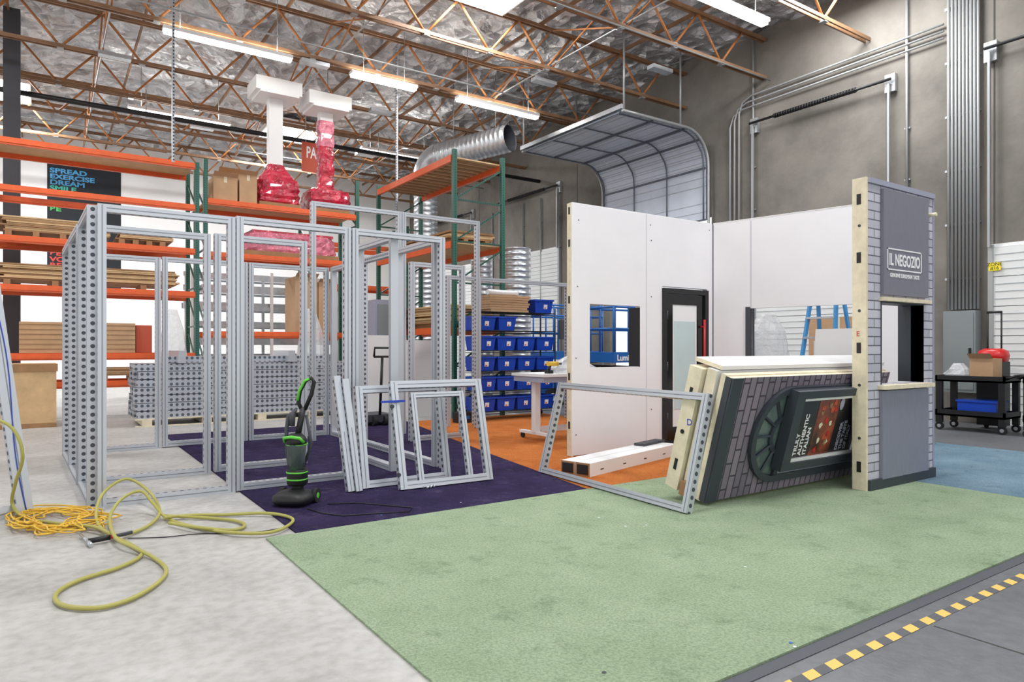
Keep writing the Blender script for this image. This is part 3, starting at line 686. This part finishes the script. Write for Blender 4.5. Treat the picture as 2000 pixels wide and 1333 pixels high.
boards('plywood_stack',.35,2.3,15.25,16.2,.72,5)
def cbox(name,lo,hi):
    b=B(name); b.box(lo,hi,'cardboard'); mx=(lo[0]+hi[0])/2
    b.box((mx-.03,lo[1]-.003,hi[2]-.12),(mx+.03,lo[1],hi[2]),'timber_edge'); b.box((mx-.03,lo[1],hi[2]),(mx+.03,hi[1],hi[2]+.003),'timber_edge')
    b.poly([(lo[0],lo[1],hi[2]),(hi[0],lo[1],hi[2]),(hi[0],lo[1]-.13,hi[2]+.07),(lo[0],lo[1]-.13,hi[2]+.07)],'cardboard')
    b.done()
cbox('cardboard_box',(2.88,15.25,4.455),(3.36,15.8,4.95)); cbox('cardboard_box',(3.4,15.25,4.455),(3.76,15.8,5.05)); cbox('cardboard_box',(3.1,15.85,4.455),(3.7,16.25,5.2))
cbox('cardboard_box',(4.6,15.3,1.705),(5.1,16.1,2.95)); cbox('cardboard_box',(5.12,15.3,1.705),(5.5,16.1,2.85))
def wrapped(cx,w,zt,mode):
    b=B('shrink_wrapped_display_post'); z0=4.46
    b.box((cx-.44,15.32,z0),(cx+.44,16.18,z0+.09),'plywood_dark')
    pr=[(.09,.44),(.13,.47),(.2,.45),(.27,.475),(.35,.45),(.43,.47),(.5,.45),(.58,.46),(.64,.42),(.7,.36),(.77,.31),(.84,.25),(.92,.21),(1.0,.17)] if mode==0 else [(.09,.46),(.14,.5),(.2,.47),(.28,.5),(.36,.47),(.44,.48),(.52,.46),(.56,.38),(.6,.25),(.66,.18)]
    b.lathe((cx,15.75,z0),pr,'red_wrap',30,1,.92,.05,.36)
    b.box((cx-.15,15.64,z0+.1),(cx+.15,15.86,zt-.35),'white_paint')
    if mode: 
        b.lathe((cx,15.75,z0+.6),[(q*.1,.18+.012*math.sin(q*1.7)) for q in range(11)],'red_wrap',18,1.0,.8,.05,.4)
        b.lathe((cx,15.75,z0+1.6),[(q*.1,.18+.012*math.sin(q*1.7)) for q in range(7)],'pink_wrap',18,1.0,.8,.05,.4)
    b.box((cx-.5,15.35,zt-.30),(cx+.5,16.15,zt),'white_paint'); b.box((cx-.42,15.3,zt-.36),(cx+.42,16.1,zt-.30),'white_paint')
    return b.done()
wrapped(4.27,1,7.30,0); wrapped(5.43,1,7.22,1)
b=B('shrink_wrapped_pallet'); b.box((3.5,15.3,3.355),(5.6,16.2,3.46),'plywood_dark'); b.lathe((4.55,15.75,3.46),[(0,.75),(.06,.78),(.14,.76),(.22,.78),(.3,.76),(.36,.76),(.42,.7)],'pink_wrap',26,1.35,.55,.03,.4); 
b.box((3.7,15.4,3.87),(5.5,16.1,3.93),'red_wrap'); b.done()
b=B('paint_sign'); p=PT(590,276,17.0); q=PT(648,342,17.0); b.box((p.x,17.0,q.z),(q.x,17.04,p.z),'sign_orange')
for x_ in (p.x+.1,q.x-.1): b.cyl((x_,17.02,p.z),(x_,17.02,8.5),.01,'conduit',6)
o=b.done()
text(o,'PAINT',(p.x+.10,16.995,(p.z+q.z)/2-.02),X,Z,.40,'txt_white','LEFT',bold=.008,sx=.55)
p=PT(92,312,WT-.03); q=PT(236,580,WT-.03)
b=B('wall_banner'); b.box((p.x,WT-.03,q.z),(q.x,WT-.01,p.z),'banner_black'); o=b.done()
for tx,py,m in (('SPREAD',336,'txt_blue'),('EXERCISE',347.5,'txt_blue'),('DREAM',359,'txt_blue'),('SMILE',370.5,'txt_teal'),('BE',411,'txt_green'),('BE',498,'txt_red'),('VOLU',510,'txt_red'),('RELAX',522,'txt_red')):
    k=PT(97,py,WT-.04); text(o,tx,(k.x,WT-.035,k.z),X,Z,.225,m,'LEFT',bold=.008,sx=1.4)
# ================================================================= perforated profile stack
b=B('perforated_profile_stack'); s0_,s1_=1.25,5.3
for k in range(5): b.box((s0_+.1+k*.95,13.1,.02),(s0_+.25+k*.95,14.2,.12),'timber_edge')
for t in (13.1,13.6,14.1): b.box((s0_,t,.12),(s1_,t+.1,.14),'timber_edge')
b.box((s0_,13.1,.0),(s1_,13.16,.02),'timber_edge')
for i in range(7):
    for j in range(8):
        z=.14+i*.135; t=13.12+j*.13; b.box((s0_+random.uniform(-.03,.05),t,z),(s1_-.3*random.random(),t+.12,z+.125),'alu',fm={'y-':'alu_holes_big','z+':'alu_holes_big','x-':'alu_holes_big'})
for k in range(4): b.box((s0_+.4+k*.2,13.3+k*.15,1.09),(4.6-k*.2,13.38+k*.15,1.2),'alu',fm={'y-':'alu_holes_big'})
for s in (1.9,3.8): b.box((s,13.05,1.09),(s+.12,14.2,1.3),'alu')
b.done()
b=B('profile_storage_rack')
for s in (3.4,5.6,7.6):
    for t in (21,22): b.box((s-.04,t-.04,0),(s+.04,t+.04,3.6),'white_paint')
for z in (.5,1.0,1.5,2.0,2.5,3.0,3.4):
    for t in (21,22): b.box((3.4,t-.03,z-.06),(7.6,t+.03,z),'galv')
    for k in range(6): b.box((3.2+random.random()*.5,21+.15*k,z),(7+random.random()*.8,21.08+.15*k,z+random.uniform(.06,.2)),'galv')
b.done()
b=B('plastic_wrapped_bundle'); b.lathe((2.05,14.75,0.0),[(0.0,.33),(.5,.30),(1.1,.27),(1.7,.2),(2.1,.08)],'plastic_clear',14,1,.7,.12,.8); b.done()
b=B('plastic_wrapped_bundle'); b.lathe((4.75,14.7,0.0),[(0.0,.4),(.5,.38),(1.1,.32),(1.7,.22),(2.2,.08)],'plastic_clear',14,1,.8,.12,.8); b.done()
b=B('white_panel_stack')
for k in range(5): b.box((5.75,12.0+k*.05,.0),(6.3,12.035+k*.05,1.5-.05*k),'white_paint')
b.box((4.8,12.6,.0),(5.7,12.64,1.6),'white_paint'); b.done()
b=B('grey_machine_cabinet'); b.box((5.6,13.2,0),(6.3,14.0,2.35),'panel_grey_light'); b.box((5.65,13.18,.1),(6.25,13.2,1.1),'elec_grey'); b.box((5.65,13.18,1.2),(6.25,13.2,2.25),'elec_grey'); b.box((6.15,13.15,1.5),(6.18,13.18,1.8),'black'); b.done()
boards('plywood_stack',6.5,7.5,11.6,14.7,1.75,9,.04); boards('plywood_stack',6.5,7.5,11.6,14.7,3.40,4,.04)
b=B('pallet_jack'); q=G(742,833)
b.box((q.x-.25,q.y,.08),(q.x+.25,q.y+.6,.2),'dark_grey'); b.cyl((q.x,q.y,.2),(q.x,q.y-.1,1.2),.025,'black',8); b.sweep([(q.x-.15,q.y-.1,1.2),(q.x-.15,q.y-.13,1.35),(q.x+.15,q.y-.13,1.35),(q.x+.15,q.y-.1,1.2),(q.x-.15,q.y-.1,1.2)],.02,'black',8)
for x_ in (-.1,.1): b.cyl((q.x+x_-.03,q.y,.094),(q.x+x_+.03,q.y,.094),.08,'rubber',12)
b.done()
# ================================================================= bin shelf
b=B('wire_shelf_cart'); A0,A1,t0,t1=6.46,8.28,10.62,11.1
lv=[.17,.55,.92,1.30,1.67,2.02]
for s in (A0,A1):
    for t in (t0,t1): b.cyl((s,t,.1),(s,t,2.12),.014,'black',8); b.cyl((s-.02,t,.062),(s+.02,t,.062),.05,'rubber',12)
for z in lv:
    for t in (t0,t1): b.cyl((A0,t,z),(A1,t,z),.008,'black',6); b.cyl((A0,t,z-.04),(A1,t,z-.04),.006,'black',6)
    for s in (A0,A1): b.cyl((s,t0,z),(s,t1,z),.008,'black',6)
    for k in range(24): b.cyl((A0+(A1-A0)*k/23,t0,z+.003),(A0+(A1-A0)*k/23,t1,z+.003),.004,'black',4)
b.done()
b=B('storage_bins')
def bin_(s,z,w=.42,d=.44,h=.26,t=10.63):
    a=.03
    lo=[(s+a,t+a,z),(s+w-a,t+a,z),(s+w-a,t+d-a,z),(s+a,t+d-a,z)]; hi=[(s,t,z+h),(s+w,t,z+h),(s+w,t+d,z+h),(s,t+d,z+h)]
    b.poly(lo[::-1],'bin_blue')
    for i in range(4): j=(i+1)%4; b.poly([lo[i],lo[j],hi[j],hi[i]],'bin_blue')
    b.box((s-.015,t-.015,z+h-.03),(s+w+.015,t,z+h),'bin_blue'); b.box((s-.015,t+d,z+h-.03),(s+w+.015,t+d+.015,z+h),'bin_blue'); b.box((s-.015,t,z+h-.03),(s,t+d,z+h),'bin_blue'); b.box((s+w,t,z+h-.03),(s+w+.015,t+d,z+h),'bin_blue')
    b.box((s+.02,t+.01,z+h-.06),(s+w-.02,t+d-.01,z+h-.05),'dark_grey')
    c=s+w/2+random.uniform(-.03,.05)
    b.poly([(c-.03,t+.014,z+.08),(c+.06,t+.014,z+.08),(c+.06,t+.004,z+.165),(c-.03,t+.004,z+.165)],'txt_white')
    b.poly([(c-.015,t+.006,z+.09),(c+.02,t+.006,z+.09),(c+.02,t+.003,z+.11),(c-.015,t+.003,z+.11)],'red')
for r_,z in enumerate(lv[:4]):
    for k in range(4):
        bin_(A0+.02+k*.455+random.uniform(-.01,.01),z+.008,d=.42+random.uniform(0,.02))
bin_(A0-.0,lv[4]+.008,.44); bin_(A0+.5,lv[4]+.008,.40)
bin_(A0+1.34,lv[5]+.01,.44)
b.done()
b=B('cardboard_flats'); 
for k in range(7): b.box((A0+.35+random.uniform(-.04,.04),10.66,lv[5]+.01+k*.045),(A0+1.22+random.uniform(-.05,.05),11.05,lv[5]+.05+k*.045),'cardboard')
b.cyl((A0+.3,10.7,lv[5]+.37),(A0+1.0,10.75,lv[5]+.37),.05,'white_paint',12)
b.done()
def duct(b,p0,p1,r,m='galv',pitch=.12,n=24,caps=False):
    p0=Vector(p0);p1=Vector(p1);L=(p1-p0).length;k=max(2,int(L/pitch)); pts=[];rad=[]
    for i in range(k):
        for f,rr in ((0,r),(.8,r),(.86,r*1.03),(.94,r*1.03)):
            pts.append(p0.lerp(p1,(i+f)/k)); rad.append(rr)
    pts.append(p1);rad.append(r); b.sweep(pts,r,m,n,caps,radii=rad)
b=B('spiral_duct_stock')
duct(b,(8.45,12.2,0.0),(8.45,12.2,3.5),.31,caps=True); duct(b,(8.0,12.9,0.0),(8.0,12.9,3.4),.24,caps=True)
b.done()
b=B('spiral_duct'); 
def cam(Xc,Yc,Zc): return Vector((CC*Xc+SS*Yc,-SS*Xc+CC*Yc,Zc))
e0=cam(-.05,17.9,6.85); e1=cam(-2.0,19.0,6.70)
dd=(e1-e0).normalized()
duct(b,e0,e1,.35,pitch=.14)
b.sweep([e0+dd*.02,e0+dd*.5],.33,'dark_grey',24,False); b.cyl(e0+dd*.5,e0+dd*.52,.33,'black',24)
el=[e1]
for k in range(1,8):
    a=math.pi/2*k/7; el.append(e1+dd*(.5*math.sin(a))+Vector((0,0,-.5*(1-math.cos(a)))))
b.sweep(el,.35,'galv',24,False)
duct(b,el[-1],Vector((el[-1].x,el[-1].y,0.3)),.33,pitch=.14)
for q in (.2,.8):
    p=e0.lerp(e1,q); b.cyl(p+Z*.3,Vector((p.x,p.y,8.6)),.01,'conduit',6)
b.done()
# ================================================================= work table
b=B('work_table'); p=G(1028,862); tx,ty=p.x,p.y
b.box((tx-.02,ty-.45,.94),(tx+1.35,ty+.35,.98),'white_paint'); b.box((tx,ty-.42,.86),(tx+1.33,ty+.32,.94),'panel_grey_light')
for xx in (tx+.15,tx+1.1):
    b.box((xx-.045,ty-.08,.12),(xx+.045,ty+.02,.86),'white_paint'); b.box((xx-.035,ty-.42,.09),(xx+.035,ty+.34,.13),'white_paint')
    for yy in (ty-.4,ty+.3): b.cyl((xx-.015,yy,.052),(xx+.015,yy,.052),.04,'rubber',12); b.cyl((xx,yy,.06),(xx,yy,.1),.012,'galv',6)
b.box((tx+.15,ty-.05,.12),(tx+1.1,ty-.01,.2),'white_paint')
b.done()
b=B('plastic_wrap_pile'); b.lathe((tx+.75,ty-.1,.982),[(0,.35),(.07,.36),(.15,.25),(.24,.1)],'plastic_clear',14,1,.7,.3); b.done()
b=B('power_drill'); b.cyl((tx+.2,ty-.25,1.12),(tx+.38,ty-.25,1.12),.035,'cord_yellow',10); b.cyl((tx+.24,ty-.25,1.1),(tx+.22,ty-.25,1.02),.022,'black',8); b.box((tx+.17,ty-.29,.982),(tx+.27,ty-.21,1.03),'black'); b.cyl((tx+.38,ty-.25,1.12),(tx+.45,ty-.25,1.12),.014,'dark_grey',8); b.done()
b=B('black_tool_case'); q=G(912,828); b.box((q.x-.15,q.y,.014),(q.x+.15,q.y+.25,.2),'black'); b.box((q.x-.05,q.y-.01,.08),(q.x+.05,q.y,.14),'lift_blue'); b.cyl((q.x-.05,q.y+.12,.23),(q.x+.05,q.y+.12,.23),.012,'black',8); b.box((q.x-.06,q.y+.11,.2),(q.x-.05,q.y+.13,.24),'black'); b.box((q.x+.05,q.y+.11,.2),(q.x+.06,q.y+.13,.24),'black'); b.done()
b=B('notice_board'); q=G(908,812); b.box((q.x-.12,q.y,.25),(q.x+.12,q.y+.01,.7),'txt_white'); b.box((q.x-.13,q.y+.01,.014),(q.x+.13,q.y+.03,.72),'panel_grey_light'); b.done()
# ================================================================= scissor lifts
def lift(s,t,name='scissor_lift',label=True):
    b=B(name)
    b.box((s,t,.14),(s+1.9,t+.8,.55),'lift_blue')
    for xx in (s+.3,s+1.6):
        for yy in (t-.02,t+.82): b.cyl((xx,yy-.06,.215),(xx,yy+.06,.215),.2,'rubber',18); b.cyl((xx,yy-.07,.215),(xx,yy+.07,.215),.09,'white_paint',12)
    for k in range(4):
        z=.58+k*.11
        for yy in (t+.1,t+.7): b.bar((s+.1,yy,z),(s+1.8,yy,z+.1),.07,.05,'dark_grey'); b.bar((s+.1,yy,z+.1),(s+1.8,yy,z),.07,.05,'dark_grey')
    b.box((s-.02,t-.02,1.08),(s+1.92,t+.82,1.27),'lift_blue')
    for yy in (t,t+.8):
        for z in (1.7,2.1,2.35): b.cyl((s,yy,z),(s+1.9,yy,z),.02,'lift_blue',8)
        for k in range(6): b.cyl((s+k*.38,yy,1.27),(s+k*.38,yy,2.35),.02,'lift_blue',8)
    for xx in (s,s+1.9):
        for z in (1.7,2.1,2.35): b.cyl((xx,t,z),(xx,t+.8,z),.02,'lift_blue',8)
    b.box((s+.5,t-.12,1.55),(s+.85,t-.02,2.0),'dark_grey')
    o=b.done()
    if label: text(o,'Lumio',(s+.06,t-.025,1.12),X,Z,.15,'txt_white','LEFT',bold=.004)
    return o
lift(8.52,9.2); lift(9.4,12.6,label=False)
# ================================================================= ladder behind side wall
b=B('step_ladder'); cx,cy=9.85,5.9
def ld(x,y,z): return Vector((cx+x,cy+y,z))
for sx in (-1,1):
    b.bar(ld(-.42,sx*.34,0),ld(-.03,sx*.18,2.5),.07,.035,'ladder_blue',wd=X); b.bar(ld(.5,sx*.34,0),ld(.03,sx*.18,2.5),.06,.035,'ladder_blue',wd=X)
for k in range(1,8):
    q=k/8.3; b.bar(ld(-.42+.39*q,-(.34-.16*q),2.5*q),ld(-.42+.39*q,(.34-.16*q),2.5*q),.09,.03,'galv',wd=X)
    if k%2: b.bar(ld(.5-.47*q,-(.34-.16*q),2.5*q),ld(.5-.47*q,(.34-.16*q),2.5*q),.03,.03,'galv',wd=X)
b.box((cx-.1,cy-.22,2.48),(cx+.12,cy+.22,2.54),'ladder_blue'); b.done()
b=B('white_sheet_panel'); b.poly([(9.0,4.95,0),(9.0,5.65,0),(9.15,5.65,1.62),(9.15,4.95,1.62)],'white_paint'); b.box((9.18,4.9,0),(9.21,5.7,1.45),'white_paint'); b.done()
b=B('plastic_sheeting'); b.lathe((9.0,6.35,0),[(0.0,.3),(.6,.32),(1.2,.33),(1.6,.28),(1.85,.12)],'plastic_clear',14,1,.8,.15,.7); b.done()
b=B('cardboard_box'); b.box((11.6,6.3,0),(12.5,7.3,1.9),'cardboard'); b.box((11.59,6.7,0),(11.6,6.8,1.9),'timber_edge'); b.done()
# ================================================================= carts
def cart(s0,t0,t1,h=.86,w=.6):
    b=B('utility_cart')
    for z in (.24,h-.06):
        b.box((s0,t0,z),(s0+w,t1,z+.03),'black')
        for lo,hi in (((s0,t0),(s0+.03,t1)),((s0+w-.03,t0),(s0+w,t1)),((s0,t0),(s0+w,t0+.03)),((s0,t1-.03),(s0+w,t1))): b.box((lo[0],lo[1],z),(hi[0],hi[1],z+.1),'black')
    for s in (s0+.04,s0+w-.04):
        for t in (t0+.05,t1-.05):
            b.box((s-.035,t-.045,.12),(s+.035,t+.045,h),'black'); b.cyl((s-.02,t,.065),(s+.02,t,.065),.062,'rubber',14); b.cyl((s-.024,t,.065),(s+.024,t,.065),.03,'galv',10)
    b.sweep([(s0+.05,t0,h),(s0+.05,t0-.12,h+.06),(s0+w-.05,t0-.12,h+.06),(s0+w-.05,t0,h)],.018,'black',8)
    return b.done()
cart(12.2,4.40,5.40); cart(12.05,3.1,4.12,.88)
b=B('blue_tote'); b.box((12.28,4.55,.28),(12.7,5.1,.5),'bin_blue'); b.box((12.26,4.53,.48),(12.72,5.12,.51),'bin_blue'); b.done()
b=B('plastic_bag_pile'); b.lathe((12.4,5.14,.83),[(0,.20),(.09,.26),(.17,.22),(.27,.1)],'plastic_clear',14,.7,.7,.2); b.done()
b=B('cardboard_box'); b.box((12.35,4.62,.83),(12.7,4.95,1.18),'cardboard'); b.poly([(12.35,4.62,1.18),(12.35,4.95,1.18),(12.25,4.95,1.26),(12.25,4.62,1.26)],'cardboard'); b.done()
b=B('cardboard_box'); b.box((12.2,3.7,.85),(12.5,4.0,1.0),'cardboard'); b.poly([(12.2,3.7,1.0),(12.2,4.0,1.0),(12.1,4.0,1.05),(12.1,3.7,1.05)],'cardboard'); b.done()
b=B('small_parts_pile')
for k in range(40):
    s,t=random.uniform(12.12,12.55),random.uniform(3.2,3.6); b.cbox((s,t,.88+random.uniform(0,.06)),(random.uniform(.03,.08),random.uniform(.03,.1),random.uniform(.02,.05)),random.choice(['galv','black','white_paint','elec_grey']))
b.done()
b=B('red_suitcase'); c=PS(1940,690,13.1); 
b.box((12.95,c.y-.19,0.06),(13.25,c.y+.19,1.12),'black'); b.lathe((13.1,c.y,1.12),[(0,.2),(.1,.22),(.18,.2),(.22,.12)],'red',14,.8,1,0,.6)
b.box((12.9,c.y-.15,.5),(12.95,c.y+.15,.95),'black')
for y_ in (-.1,.1): b.cyl((13.15,c.y+y_,1.0),(13.15,c.y+y_,1.95),.014,'black',8); b.cyl((13.1,c.y+y_-.02,.05),(13.1,c.y+y_+.02,.05),.05,'rubber',12)
b.cyl((13.15,c.y-.11,1.95),(13.15,c.y+.11,1.95),.02,'black',8); b.done()
# ================================================================= world, camera
w=bpy.data.worlds.new('World'); bpy.context.scene.world=w; w.use_nodes=True; bg=w.node_tree.nodes['Background']; bg.inputs[0].default_value=(.96,.98,1,1); bg.inputs[1].default_value=1.24
cd=bpy.data.cameras.new('camera'); cd.lens=24; cd.sensor_width=36; cd.shift_y=13.5/2000; cd.clip_end=200
co=bpy.data.objects.new('camera',cd); bpy.context.collection.objects.link(co); co.location=(0,0,H); co.rotation_euler=(math.pi/2,0,-TH); bpy.context.scene.camera=co
sc=bpy.context.scene; sc.view_settings.view_transform='Standard'; sc.view_settings.look='None'; sc.view_settings.exposure=0.0
